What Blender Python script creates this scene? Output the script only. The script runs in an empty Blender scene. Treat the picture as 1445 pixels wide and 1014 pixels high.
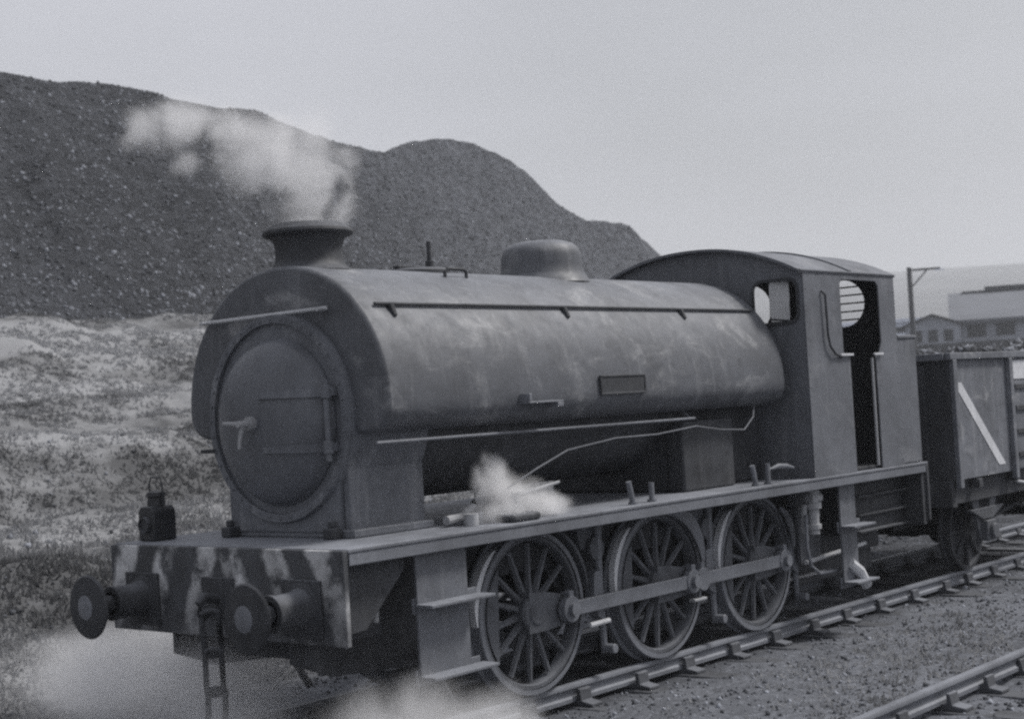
import bpy, bmesh, math, random
import numpy as np
from mathutils import Vector, Matrix, noise
PI = math.pi; rad = math.radians
random.seed(4)
sc = bpy.context.scene
col = sc.collection

# ---------------------------------------------------------------- camera, sky, sun, exposure
W, H = 1024, 718
cam_d = bpy.data.cameras.new('camera'); cam = bpy.data.objects.new('camera', cam_d); col.objects.link(cam); sc.camera = cam
yaw, pitch, roll = 0.8685, 0.0293, -0.0574
f_ = Vector((math.sin(yaw)*math.cos(pitch), math.cos(yaw)*math.cos(pitch), math.sin(pitch)))
r_ = Vector((math.cos(yaw), -math.sin(yaw), 0)); u_ = r_.cross(f_)
r2 = math.cos(roll)*r_ + math.sin(roll)*u_; u2 = -math.sin(roll)*r_ + math.cos(roll)*u_
mw = Matrix((r2, u2, -f_)).transposed().to_4x4(); mw.translation = Vector((-9.130, -8.468, 2.290))
cam.matrix_world = mw
cam_d.sensor_width = 36; cam_d.lens = 2130.06/1445*36
cam_d.clip_start = 0.1; cam_d.clip_end = 8000
cam_d.dof.use_dof = True; cam_d.dof.focus_distance = 14.0; cam_d.dof.aperture_fstop = 2.0

SUN_EL, SUN_AZ = 52.0, 128.0          # azimuth measured from +Y towards +X
world = bpy.data.worlds.new('World'); sc.world = world; world.use_nodes = True
nt = world.node_tree; nt.nodes.clear()
sky = nt.nodes.new('ShaderNodeTexSky'); sky.sky_type = 'NISHITA'; sky.sun_disc = False
sky.sun_elevation = rad(SUN_EL); sky.sun_rotation = rad(SUN_AZ); sky.air_density = 1.0; sky.dust_density = 6.0; sky.ozone_density = 1.0
hs = nt.nodes.new('ShaderNodeHueSaturation'); hs.inputs['Saturation'].default_value = 0.30
bg = nt.nodes.new('ShaderNodeBackground'); bg.inputs['Strength'].default_value = 0.07
wo = nt.nodes.new('ShaderNodeOutputWorld')
# thin overcast: the sky's brightness evened out with soft cloud
tc = nt.nodes.new('ShaderNodeTexCoord'); mpw = nt.nodes.new('ShaderNodeMapping'); mpw.inputs['Scale'].default_value = (1, 1, 3.5)
nz = nt.nodes.new('ShaderNodeTexNoise'); nz.inputs['Scale'].default_value = 1.6; nz.inputs['Detail'].default_value = 5
cr = nt.nodes.new('ShaderNodeMapRange'); cr.inputs['From Min'].default_value = .3; cr.inputs['From Max'].default_value = .7
cr.inputs['To Min'].default_value = .2; cr.inputs['To Max'].default_value = .95
mx = nt.nodes.new('ShaderNodeMixRGB'); mx.inputs['Color2'].default_value = (5.5, 5.6, 6.15, 1)
nt.links.new(tc.outputs['Generated'], mpw.inputs[0]); nt.links.new(mpw.outputs[0], nz.inputs['Vector'])
nt.links.new(nz.outputs['Fac'], cr.inputs['Value']); nt.links.new(cr.outputs[0], mx.inputs['Fac'])
nt.links.new(sky.outputs[0], hs.inputs['Color']); nt.links.new(hs.outputs[0], mx.inputs['Color1'])
nt.links.new(mx.outputs[0], bg.inputs['Color']); nt.links.new(bg.outputs[0], wo.inputs['Surface'])

sun_d = bpy.data.lights.new('sun', 'SUN'); sun_d.energy = 2.2; sun_d.angle = rad(10); sun_d.color = (1, .975, .94)
sun = bpy.data.objects.new('sun', sun_d); col.objects.link(sun)
sd = Vector((math.sin(rad(SUN_AZ))*math.cos(rad(SUN_EL)), math.cos(rad(SUN_AZ))*math.cos(rad(SUN_EL)), math.sin(rad(SUN_EL))))
sun.rotation_euler = sd.to_track_quat('Z', 'Y').to_euler()
vs = sc.view_settings; vs.view_transform = 'Standard'; vs.look = 'None'; vs.exposure = 0.6; vs.gamma = 1; vs.use_curve_mapping = False
sc.cycles.max_bounces = 6; sc.cycles.volume_bounces = 4; sc.cycles.volume_step_rate = 1.0; sc.cycles.volume_max_steps = 128
sc.cycles.use_denoising = False; sc.cycles.pixel_filter_type = 'BLACKMAN_HARRIS'; sc.cycles.filter_width = 2.4

# ---------------------------------------------------------------- helpers
class MB:
    def __init__(s): s.v = []; s.f = []
    def add(s, vs, fs, M=None):
        n = len(s.v)
        s.v += [tuple(M @ Vector(v)) if M else tuple(v) for v in vs]
        s.f += [tuple(i+n for i in f) for f in fs]
        return s
    def box(s, x0, x1, y0, y1, z0, z1, M=None):
        v = [(x, y, z) for x in (x0, x1) for y in (y0, y1) for z in (z0, z1)]
        return s.add(v, [(0, 1, 3, 2), (4, 6, 7, 5), (0, 4, 5, 1), (2, 3, 7, 6), (0, 2, 6, 4), (1, 5, 7, 3)], M)
    def prism(s, poly, a, b, axis='x', M=None):
        # polygon in the plane across axis: x:(y,z)  y:(x,z)  z:(x,y)
        def P(p, t): return {'x': (t, p[0], p[1]), 'y': (p[0], t, p[1]), 'z': (p[0], p[1], t)}[axis]
        n = len(poly)
        v = [P(p, a) for p in poly] + [P(p, b) for p in poly]
        return s.add(v, [tuple(range(n))[::-1], tuple(range(n, 2*n))] + [(i, (i+1) % n, (i+1) % n + n, i+n) for i in range(n)], M)
    def lathe(s, prof, axis='z', c=(0, 0, 0), n=40, M=None, a0=0, a1=2*PI):
        full = abs(a1-a0-2*PI) < 1e-6
        k = n if full else n+1
        v = []; f = []
        for i in range(k):
            a = a0+(a1-a0)*i/n
            for r, h in prof:
                p = {'z': (r*math.cos(a), r*math.sin(a), h), 'x': (h, r*math.cos(a), r*math.sin(a)), 'y': (r*math.cos(a), h, r*math.sin(a))}[axis]
                v.append((p[0]+c[0], p[1]+c[1], p[2]+c[2]))
        m = len(prof)
        for i in range(n):
            j = (i+1) % k
            for q in range(m-1): f.append((i*m+q, j*m+q, j*m+q+1, i*m+q+1))
        return s.add(v, f, M)
    def cyl(s, c, r, h0, h1, axis='z', n=24, M=None):
        return s.lathe([(1e-4, h0), (r, h0), (r, h1), (1e-4, h1)], axis, c, n, M)
    def tube(s, pts, r, n=10, M=None):
        pts = [Vector(p) for p in pts]; v = []; f = []
        up = Vector((0, 0, 1))
        for i, p in enumerate(pts):
            t = (pts[min(i+1, len(pts)-1)]-pts[max(i-1, 0)]).normalized()
            a = t.cross(up if abs(t.z) < .95 else Vector((1, 0, 0))).normalized(); b = t.cross(a)
            rr = r[i] if isinstance(r, (list, tuple)) else r
            for k in range(n):
                q = 2*PI*k/n; v.append(p+a*math.cos(q)*rr+b*math.sin(q)*rr)
        for i in range(len(pts)-1):
            for k in range(n):
                f.append((i*n+k, i*n+(k+1) % n, (i+1)*n+(k+1) % n, (i+1)*n+k))
        f.append(tuple(range(n))[::-1]); f.append(tuple(range((len(pts)-1)*n, len(pts)*n)))
        return s.add(v, f, M)
    def build(s, name, mat, parent=None, bevel=0, loc=None, smooth=True, ang=32):
        me = bpy.data.meshes.new(name); me.from_pydata([tuple(v) for v in s.v], [], s.f); me.update()
        bm = bmesh.new(); bm.from_mesh(me); bmesh.ops.remove_doubles(bm, verts=bm.verts, dist=1e-5)
        bmesh.ops.recalc_face_normals(bm, faces=bm.faces); bm.to_mesh(me); bm.free()
        if smooth:
            me.polygons.foreach_set('use_smooth', [True]*len(me.polygons)); me.set_sharp_from_angle(angle=rad(ang))
        me.materials.append(mat)
        o = bpy.data.objects.new(name, me); col.objects.link(o)
        if parent: o.parent = parent
        if loc: o.location = loc
        if bevel:
            m = o.modifiers.new('bevel', 'BEVEL'); m.width = bevel; m.segments = 2; m.limit_method = 'ANGLE'; m.angle_limit = rad(40)
            m.harden_normals = False
        return o
def raw(name, V, F, mat, parent=None, smooth=False):
    """fast path for big meshes; F is an (n,3|4) int array"""
    V = np.asarray(V, np.float32); F = np.asarray(F, np.int32); k = F.shape[1]
    me = bpy.data.meshes.new(name); me.vertices.add(len(V)); me.vertices.foreach_set('co', V.ravel())
    me.loops.add(F.size); me.loops.foreach_set('vertex_index', F.ravel())
    me.polygons.add(len(F)); me.polygons.foreach_set('loop_start', np.arange(0, F.size, k, dtype=np.int32))
    me.update(calc_edges=True); me.validate()
    if smooth: me.polygons.foreach_set('use_smooth', [True]*len(me.polygons))
    me.materials.append(mat); o = bpy.data.objects.new(name, me); col.objects.link(o)
    if parent: o.parent = parent
    return o
def tag(o, label=None, cat=None, group=None, kind=None):
    if label: o['label'] = label
    if cat: o['category'] = cat
    if group: o['group'] = group
    if kind: o['kind'] = kind
    return o
def empty(name, loc=(0, 0, 0), rz=0):
    o = bpy.data.objects.new(name, None); col.objects.link(o); o.location = loc; o.rotation_euler = (0, 0, rz); o.empty_display_size = .2; return o
def kids(o): return list(o.children)
def copy_tree(o, parent=None, loc=None, rot=None):
    ch = kids(o); c = o.copy(); col.objects.link(c)
    if parent is not None: c.parent = parent
    if loc is not None: c.location = loc
    if rot is not None: c.rotation_euler = rot
    for k in ch: copy_tree(k, c)
    return c

# ---------------------------------------------------------------- materials
class N:
    def __init__(s, name):
        s.m = bpy.data.materials.new(name); s.m.use_nodes = True; s.t = s.m.node_tree; s.t.nodes.clear()
        s.out = s.n('ShaderNodeOutputMaterial'); s.b = s.n('ShaderNodeBsdfPrincipled'); s.l(s.b.outputs[0], s.out.inputs['Surface'])
        s.tc = s.n('ShaderNodeTexCoord'); s.geo = s.n('ShaderNodeNewGeometry')
    def n(s, t, **k):
        q = s.t.nodes.new(t)
        for a, v in k.items(): setattr(q, a, v)
        return q
    def l(s, a, b): s.t.links.new(a, b)
    def noise(s, scale, detail=5, rough=.55, vec=None, stretch=None, dist=0):
        q = s.n('ShaderNodeTexNoise'); q.inputs['Scale'].default_value = scale; q.inputs['Detail'].default_value = detail
        q.inputs['Roughness'].default_value = rough; q.inputs['Distortion'].default_value = dist
        vec = vec or s.geo.outputs['Position']
        if stretch:
            mp = s.n('ShaderNodeMapping'); mp.inputs['Scale'].default_value = stretch; s.l(vec, mp.inputs[0]); vec = mp.outputs[0]
        s.l(vec, q.inputs['Vector']); return q.outputs['Fac']
    def mr(s, v, a, b, c=0., d=1., smooth=False):
        q = s.n('ShaderNodeMapRange'); q.inputs['From Min'].default_value = a; q.inputs['From Max'].default_value = b
        q.inputs['To Min'].default_value = c; q.inputs['To Max'].default_value = d
        if smooth: q.interpolation_type = 'SMOOTHSTEP'
        s.l(v, q.inputs['Value']); return q.outputs[0]
    def mix(s, f, a, b):
        q = s.n('ShaderNodeMixRGB')
        for i, x in (('Fac', f), ('Color1', a), ('Color2', b)):
            if isinstance(x, (int, float)): x = x if i == 'Fac' else (x, x, x, 1)
            if isinstance(x, tuple): x = x if len(x) == 4 else (*x, 1)
            if hasattr(x, 'is_linked') or hasattr(x, 'links'): s.l(x, q.inputs[i])
            else: q.inputs[i].default_value = x
        return q.outputs[0]
    def math(s, op, a, b=0.):
        q = s.n('ShaderNodeMath', operation=op)
        for i, x in enumerate((a, b)):
            if isinstance(x, (int, float)): q.inputs[i].default_value = x
            else: s.l(x, q.inputs[i])
        return q.outputs[0]
    def xyz(s, v):
        q = s.n('ShaderNodeSeparateXYZ'); s.l(v, q.inputs[0]); return q.outputs
    def col(s, c): s.l(c, s.b.inputs['Base Color'])
    def bump(s, h, st=.3, dist=.01):
        q = s.n('ShaderNodeBump'); q.inputs['Strength'].default_value = st; q.inputs['Distance'].default_value = dist
        s.l(h, q.inputs['Height']); s.l(q.outputs[0], s.b.inputs['Normal'])
    def rough(s, v):
        if isinstance(v, (int, float)): s.b.inputs['Roughness'].default_value = v
        else: s.l(v, s.b.inputs['Roughness'])
    def spec(s, v): s.b.inputs['Specular IOR Level'].default_value = v
def g(v, t=1.0): return (v*(1-.05*t), v, v*(1+.13*t), 1)
G0 = g
def metal(name, lo, hi, dirt=.5, rough=(.5, .8), stains=0., streak=.5, scale=1., dust=.3, spec=.35):
    g = (lambda v, t=1.: G0(v, t*(1 if hi < .25 else .35)))
    a = N(name)
    n1 = a.noise(1.8*scale, 7, .62); n2 = a.noise(9*scale, 5, .6); n3 = a.noise(60, 3, .6)
    s1 = a.noise(7*scale, 5, .6, stretch=(1.4, 1.4, .13))
    c = a.mix(a.mr(n1, .32, .68), g(lo), g(hi))
    c = a.mix(a.math('MULTIPLY', a.mr(n2, .52, .72), dirt), c, g(lo*.55))
    c = a.mix(a.math('MULTIPLY', a.mr(s1, .54, .7), streak), c, g(hi*1.5+.03, .5))
    if dust: # settled ash on upward faces
        nz_ = a.xyz(a.geo.outputs['Normal'])[2]
        c = a.mix(a.math('MULTIPLY', a.math('MULTIPLY', a.mr(nz_, .35, .95), a.mr(n1, .25, .6)), dust), c, g(.30))
    if stains:
        st = a.noise(2.1, 6, .62, stretch=(.8, .8, 1.5), dist=.6); st2 = a.noise(26, 4, .7)
        m = a.math('MULTIPLY', a.mr(st, .53, .74, smooth=True), a.mr(st2, .25, .6))
        c = a.mix(a.math('MULTIPLY', m, stains), c, g(.42, .2))
    c = a.mix(a.mr(n3, .3, .7, 0, .35), c, g(lo*.6))
    a.col(c); a.rough(a.mr(n2, .3, .7, rough[0], rough[1])); a.spec(spec)
    a.bump(a.math('ADD', a.math('ADD', n2, a.math('MULTIPLY', n3, .35)), a.math('MULTIPLY', a.noise(2.6, 3), 3.)), .3, .007)
    return a.m
M = {}
M['tank'] = metal('tank_paint', .075, .125, .35, (.45, .66), stains=.62, streak=.5, dust=.45, spec=.4)
M['smokebox'] = metal('smokebox_paint', .115, .175, .35, (.48, .68), stains=.3, streak=.55, dust=.25)
M['door'] = metal('door_paint', .105, .155, .35, (.33, .5), streak=.15, dust=.2)
M['black'] = metal('sooty_iron', .03, .06, .4, (.55, .8), streak=.2, dust=.3)
M['cab'] = metal('cab_paint', .10, .165, .3, (.5, .72), stains=.25, streak=.3, dust=.3)
M['frame'] = metal('frame_grime', .035, .07, .5, (.6, .85), streak=.35, dust=.4)
M['board'] = metal('footplate_steel', .12, .2, .4, (.5, .75), streak=.1, dust=.8)
M['wheel'] = metal('wheel_grime', .08, .14, .5, (.55, .8), streak=.1, dust=.2)
M['rod'] = metal('rod_steel', .13, .21, .4, (.38, .6), streak=.1, dust=.3, spec=.5)
M['bright'] = metal('worn_bright_steel', .42, .62, .3, (.3, .5), streak=.2, dust=.3, spec=.6)
M['pipe'] = metal('pipe_steel', .28, .42, .3, (.4, .6), streak=.2, dust=.3)
M['roof'] = metal('roof_sheet', .09, .16, .5, (.7, .9), stains=.3, streak=.1, dust=.35)
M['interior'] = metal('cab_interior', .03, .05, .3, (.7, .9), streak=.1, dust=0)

def beam_mat():
    a = N('chevron_beam_paint'); p = a.xyz(a.geo.outputs['Position'])
    w = a.math('MULTIPLY', a.math('SUBTRACT', a.noise(3.2, 5, .65), .5), .22)
    s = a.math('ADD', a.math('SUBTRACT', a.math('ABSOLUTE', p[1]), a.math('MULTIPLY', a.math('SUBTRACT', 1.41, p[2]), .42)), w)
    m = a.math('MODULO', a.math('ADD', s, 4*.46+.02), .46)
    st = a.math('MULTIPLY', a.mr(m, .0, .05), a.mr(m, .25, .20))
    wear = a.mr(a.noise(4.5, 6, .65), .38, .55); low = a.mr(p[2], .72, 1.25, .15, 1.)
    st = a.math('MULTIPLY', st, a.math('MULTIPLY', wear, low))
    n1 = a.noise(4, 6, .6)
    base = a.mix(a.mr(n1, .3, .7), g(.035), g(.08)); wh = a.mix(a.mr(n1, .3, .7), g(.3, .2), g(.62, .2))
    a.col(a.mix(st, base, wh)); a.rough(.65); a.bump(a.noise(20, 4), .2, .006); return a.m
M['beam'] = beam_mat()

def stone_mat(name, lo, hi, p=2.2, tint=1.):
    a = N(name); r = a.geo.outputs['Random Per Island']
    v = a.math('POWER', r, p); c = a.mix(v, g(lo, tint), g(hi, tint))
    a.col(c); a.rough(.9); a.spec(.2); return a.m
M['heap_stone'] = stone_mat('tip_stone', .04, .25, 2.2)
M['ballast_stone'] = stone_mat('ballast_stone', .06, .36, 3.)
def heap_mat():
    a = N('spoil_tip_shale'); n1 = a.noise(.12, 6, .6, stretch=(1, 1, .5)); n2 = a.noise(1.6, 8, .75); n3 = a.noise(5, 6, .8)
    gl = a.noise(.5, 5, .6, stretch=(1, .12, .12))
    c = a.mix(a.mr(n1, .35, .65), g(.05), g(.085)); c = a.mix(a.mr(n2, .45, .75), c, g(.16)); c = a.mix(a.mr(n3, .54, .72), c, g(.2))
    c = a.mix(a.mr(gl, .48, .68, 0, .5), c, g(.03))
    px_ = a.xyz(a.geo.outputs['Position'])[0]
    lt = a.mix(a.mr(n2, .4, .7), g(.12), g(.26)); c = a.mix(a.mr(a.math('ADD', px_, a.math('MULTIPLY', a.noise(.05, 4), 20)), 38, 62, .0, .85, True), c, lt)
    a.col(c); a.rough(.95); a.spec(.15); a.bump(a.math('ADD', n2, a.math('MULTIPLY', n3, .6)), 1., .45); return a.m
M['heap'] = heap_mat()
def ground_mask(a):
    n1 = a.noise(.34, 6, .62, stretch=(.4, 1.0, 1), dist=.6); n2 = a.noise(1.7, 5, .6)
    p = a.xyz(a.geo.outputs['Position']); yy = a.math('ADD', p[1], a.math('MULTIPLY', a.math('SUBTRACT', a.noise(.2, 4), .5), 5.))
    v = a.math('ADD', a.math('MULTIPLY', n1, .74), a.math('MULTIPLY', n2, .26))
    for lo, hi, k in ((3.2, 7.6, -.035), (7.8, 11.2, .035), (11.4, 15.6, -.06), (16, 21, .035)):   # heather and bleached grass lie in bands along the bank
        q = (hi-lo)*.3; w = a.math('MULTIPLY', a.mr(yy, lo, lo+q, smooth=True), a.mr(yy, hi, hi-q, smooth=True)); v = a.math('ADD', v, a.math('MULTIPLY', w, k))
    return v
def ground_mat():
    a = N('ground_ash_and_turf'); p = a.xyz(a.geo.outputs['Position'])
    m = a.mr(ground_mask(a), .42, .57); n3 = a.noise(14, 7, .75); n4 = a.noise(45, 4, .7)
    turf = a.mix(m, g(.085, .3), g(.275, .3)); turf = a.mix(a.mr(n3, .4, .75, 0, .35), turf, g(.13, .3))
    ash = a.mix(a.mr(a.noise(.9, 7, .65), .3, .7), g(.075), g(.165)); ash = a.mix(a.mr(n3, .5, .72), ash, g(.26)); ash = a.mix(a.mr(n4, .58, .68, 0, .8), ash, g(.045))
    edge = a.math('SUBTRACT', a.math('ADD', p[1], a.math('MULTIPLY', a.math('SUBTRACT', a.noise(.8, 4), .5), 1.6)), a.mr(p[0], 1.5, 7., 0, 4.))
    k = a.mr(edge, 1.9, 3.2, smooth=True)
    c = a.mix(k, ash, turf)
    # oily, sooty four-foot, plus shade painted in beneath and beyond cab and wagon
    yo_ = a.mr(p[0], 3., 8., 0, 2.)
    four = a.math('MULTIPLY', a.mr(a.math('SUBTRACT', a.math('ABSOLUTE', a.math('SUBTRACT', p[1], yo_)), yo_), 1.05, .7), a.mr(a.noise(1.5, 4), .2, .5)); c = a.mix(four, c, g(.045))
    a.col(c); a.rough(.95); a.spec(.15); a.bump(a.math('ADD', n3, a.math('MULTIPLY', n4, .5)), .45, .03); return a.m
M['ground'] = ground_mat()
def grass_mat():
    a = N('dry_grass'); m = a.mr(ground_mask(a), .41, .57); r = a.geo.outputs['Random Per Island']
    c = a.mix(m, g(.11, .3), g(.38, .3)); c = a.mix(a.math('MULTIPLY', r, .12), c, g(.13, .3)); a.col(c); a.rough(.8); a.spec(.1)
    tr = a.n('ShaderNodeBsdfTranslucent'); df = a.n('ShaderNodeBsdfDiffuse'); a.l(c, tr.inputs[0]); a.l(c, df.inputs[0])
    ms = a.n('ShaderNodeMixShader'); ms.inputs[0].default_value = .5; a.l(df.outputs[0], ms.inputs[1]); a.l(tr.outputs[0], ms.inputs[2]); a.l(ms.outputs[0], a.out.inputs['Surface'])
    return a.m
M['grass'] = grass_mat()
def wood(name, lo, hi):
    a = N(name); n = a.noise(5, 7, .65, stretch=(1, .25, 1)); n2 = a.noise(30, 4)
    c = a.mix(a.mr(n, .3, .7), g(lo), g(hi)); c = a.mix(a.mr(n2, .5, .8), c, g(lo*.5)); a.col(c); a.rough(.9); a.bump(n, .5, .01); return a.m
M['sleeper'] = wood('sleeper_timber', .05, .11)
M['pole'] = wood('pole_timber', .05, .08)
M['chair'] = metal('chair_iron', .06, .10, .4, (.7, .9), streak=0, dust=.5)
M['railside'] = metal('rail_steel', .13, .22, .3, (.5, .7), streak=0, dust=.5)
M['wagon'] = metal('wagon_steel', .11, .19, .6, (.6, .8), stains=.8, streak=.5, dust=.3)
M['wagonframe'] = metal('wagon_underframe', .035, .07, .5, (.7, .9), streak=.3, dust=.3)
M['white'] = metal('white_marking_paint', .5, .68, .35, (.6, .8), streak=.2, dust=0)
M['coal'] = stone_mat('coal_lumps', .03, .22, 3.)
M['lens'] = metal('lamp_black', .022, .04, .2, (.4, .6), streak=.1, dust=.2)
def glass(name):
    a = N(name); n = a.noise(3, 5); a.col(a.mix(a.mr(n, .3, .7), g(.45, .1), g(.65, .1))); a.rough(.35)
    a.b.inputs['Alpha'].default_value = .82; return a.m
M['glass'] = glass('grimy_glass')
def flat(name, v, var=.25, sc_=2., rough=.85):
    a = N(name); n = a.noise(sc_, 5); a.col(a.mix(a.mr(n, .3, .7), g(v*(1-var)), g(v*(1+var)))); a.rough(rough); a.spec(.2); return a.m
M['farwall'] = flat('weathered_wall', .30, .25, .4); M['farroof'] = flat('old_roofing', .15, .18, .15); M['farwhite'] = flat('whitewash', .8, .1)
M['fardark'] = flat('far_dark', .06, .2)
def hill_mat():
    a = N('moorland'); n = a.noise(.006, 7, .6, stretch=(1, 1, 3)); n2 = a.noise(.05, 5, .7)
    c = a.mix(a.mr(n, .35, .65), g(.075, .4), g(.15, .4)); c = a.mix(a.mr(n2, .5, .75, 0, .5), c, g(.06)); a.col(c); a.rough(.95); a.spec(.1); return a.m
M['hill'] = hill_mat()

# ---------------------------------------------------------------- terrain
def S(v, a, b):
    t = np.clip((v-a)/(b-a), 0, 1); return t*t*(3-2*t)
rng = np.random.default_rng(7)
def vnoise(x, y, scale, seed=0):
    """smooth value noise on arrays"""
    x = x*scale+seed*17.3; y = y*scale+seed*9.1
    xi = np.floor(x).astype(np.int64); yi = np.floor(y).astype(np.int64); fx = x-xi; fy = y-yi
    fx = fx*fx*(3-2*fx); fy = fy*fy*(3-2*fy)
    def h(i, j):
        k = (i*374761393+j*668265263+seed*1442695041) & 0xffffffff
        k = ((k ^ (k >> 13))*1274126177) & 0xffffffff
        return ((k ^ (k >> 16)) & 0xffff)/65535.
    a = h(xi, yi); b = h(xi+1, yi); c = h(xi, yi+1); d = h(xi+1, yi+1)
    return (a*(1-fx)+b*fx)*(1-fy)+(c*(1-fx)+d*fx)*fy-.5
def height(x, y):
    x = np.asarray(x, float); y = np.asarray(y, float)
    yy = y+.9*vnoise(x, y*.5, .16, 3)
    h = -.172+1.045*S(yy, 3.2, 7.6)+.25*S(yy, 8.2, 9.6)-.35*S(yy, 9.8, 12)+1.5*S(yy, 12.2, 15.5)+.9*S(yy, 17, 20)+2.0*S(yy, 20, 27)
    h = -.2+(h+.2)*(1-.62*S(x, 28, 75))
    k = S(y, 2.6, 6)
    h = h+k*(.5*vnoise(x, y, .3, 1)+.34*vnoise(x, y, .9, 2)+.10*vnoise(x, y, 2.7, 4))
    h = h+(1-k)*(.05*vnoise(x, y, .9, 5)+.045*vnoise(x, y, 3.1, 6))
    inside = S(-np.abs(y), -1.35, -1.0); h = h+inside*(-.02)+S(-np.abs(y+4.17), -1.5, -1.0)*(-.02)
    far = np.clip((np.hypot(x, y)-300)/3000, 0, 1); h = h-far*20*0
    return h
def graded(lo, hi, c0, c1, fine, n_out):
    mid = np.arange(c0, c1, fine)
    a = c0-np.geomspace(fine, c0-lo, n_out)[::-1]; b = c1+np.geomspace(fine*.5, hi-c1, n_out)
    return np.concatenate([a, mid, b])
gx = graded(-3500, 3500, -8, 32, .14, 60); gy = graded(-3500, 3500, -6, 30, .14, 60)
X, Y = np.meshgrid(gx, gy, indexing='ij'); Z = height(X, Y)
nx, ny = X.shape; idx = np.arange(nx*ny).reshape(nx, ny)
F = np.stack([idx[:-1, :-1], idx[1:, :-1], idx[1:, 1:], idx[:-1, 1:]], -1).reshape(-1, 4)
tag(raw('ground', np.stack([X, Y, Z], -1).reshape(-1, 3), F, M['ground'], smooth=True), kind='structure')

# spoil heap: a long ridge behind the line
crest = np.array([(-45, 36, 12.5), (-10, 38, 13.2), (10, 40.5, 13.9), (21.2, 41, 15.56), (22.8, 41.2, 15.75), (25.6, 41.7, 15.86), (28.5, 42, 15.85), (32.4, 42.8, 15.85), (35.1, 43.2, 16.06),
    (38.5, 44.2, 15.7), (42, 45, 15.5), (46, 46.2, 15.8), (49.3, 47.2, 16.65), (52.8, 48.3, 17.5), (56.2, 49, 17.6), (59.7, 49.5, 17.12), (63, 50.2, 16.41), (66.4, 50.7, 14.72), (69.9, 51.2, 14.15),
    (74.5, 51.6, 14.1), (77.8, 52.2, 13.2), (82, 53.1, 11.9), (88, 53.6, 8.2), (95, 54, 4.5)])
basel = np.array([(-60, 22), (-10, 25), (6.4, 26.2), (11.5, 25.8), (16.2, 26.3), (18.5, 27), (29, 31.2), (42.3, 36), (60, 40.8), (80, 46), (95, 52)])
us = np.arange(-45, 95.01, .35); vsn = 110
cy = np.interp(us, crest[:, 0], crest[:, 1]); cz = np.interp(us, crest[:, 0], crest[:, 2])
def blur(a, k=5): return np.convolve(np.pad(a, k, mode='edge'), np.ones(2*k+1)/(2*k+1), 'valid')
cz = blur(cz, 2)+.16*vnoise(us, us*0, 1.2, 8)+.3*vnoise(us, us*0, .35, 9); cy = blur(cy, 5)
by_all = np.interp(us, basel[:, 0], basel[:, 1]); hv = []
for i, u in enumerate(us):
    t = np.linspace(0, 1, 80); b = by_all[i]; bz = float(height(np.array([u]), np.array([b]))[0])-.15
    # slant in x so that the face leans back to the right like the base line does
    y1 = b+(cy[i]-b)*t; z1 = bz+(cz[i]-bz)*(t**1.04)
    rnd = .985; z1 = np.where(t > .93, z1-.35*(t-.93)**2*30, z1)
    t2 = np.linspace(0, 1, vsn-80+1)[1:]; y2 = cy[i]+22*t2; z2 = z1[-1]+(4.2-z1[-1])*t2
    hv.append(np.stack([np.full(vsn, u), np.concatenate([y1, y2]), np.concatenate([z1, z2])], -1))
hv = np.array(hv)
env = np.sin(np.clip(np.linspace(0, 1, 80), 0, 1)*PI)**.5; env = np.concatenate([env, np.full(vsn-80, .6)])
HX, HY = hv[..., 0], hv[..., 1]
hv[..., 2] += env*(.55*vnoise(HX, HY*.35, .22, 11)+1.0*vnoise(HX-.5*HY, HY*.12, .32, 14)+.45*vnoise(HX-.5*HY, HY*.15, .9, 15)+.3*vnoise(HX, HY*.5, .7, 12)+.2*vnoise(HX, HY, 1.9, 13))
n0, n1_ = hv.shape[:2]; idx = np.arange(n0*n1_).reshape(n0, n1_)
F = np.stack([idx[:-1, :-1], idx[1:, :-1], idx[1:, 1:], idx[:-1, 1:]], -1).reshape(-1, 4)
tag(raw('spoil_heap', hv.reshape(-1, 3), F, M['heap'], smooth=True), kind='structure')

OCT = np.array([(1, 0, 0), (-1, 0, 0), (0, 1, 0), (0, -1, 0), (0, 0, 1), (0, 0, -1)], float)
OCF = np.array([(0, 2, 4), (2, 1, 4), (1, 3, 4), (3, 0, 4), (2, 0, 5), (1, 2, 5), (3, 1, 5), (0, 3, 5)])
def stones(name, P, size, mat):
    n = len(P); V = OCT[None]*(size[:, None, None]*(.55+.6*rng.random((n, 6, 1)))); V = V*(.6+.6*rng.random((n, 1, 3)))
    a = rng.random(n)*2*PI; b = rng.random(n)*PI
    ca, sa, cb, sb = np.cos(a), np.sin(a), np.cos(b), np.sin(b)
    R = np.zeros((n, 3, 3)); R[:, 0, 0] = ca; R[:, 0, 1] = -sa*cb; R[:, 0, 2] = sa*sb; R[:, 1, 0] = sa; R[:, 1, 1] = ca*cb; R[:, 1, 2] = -ca*sb; R[:, 2, 1] = sb; R[:, 2, 2] = cb
    V = np.einsum('nij,nkj->nki', R, V)+P[:, None, :]
    F = (OCF[None]+np.arange(n)[:, None, None]*6).reshape(-1, 3)
    return tag(raw(name, V.reshape(-1, 3), F, mat), kind='stuff')
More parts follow.
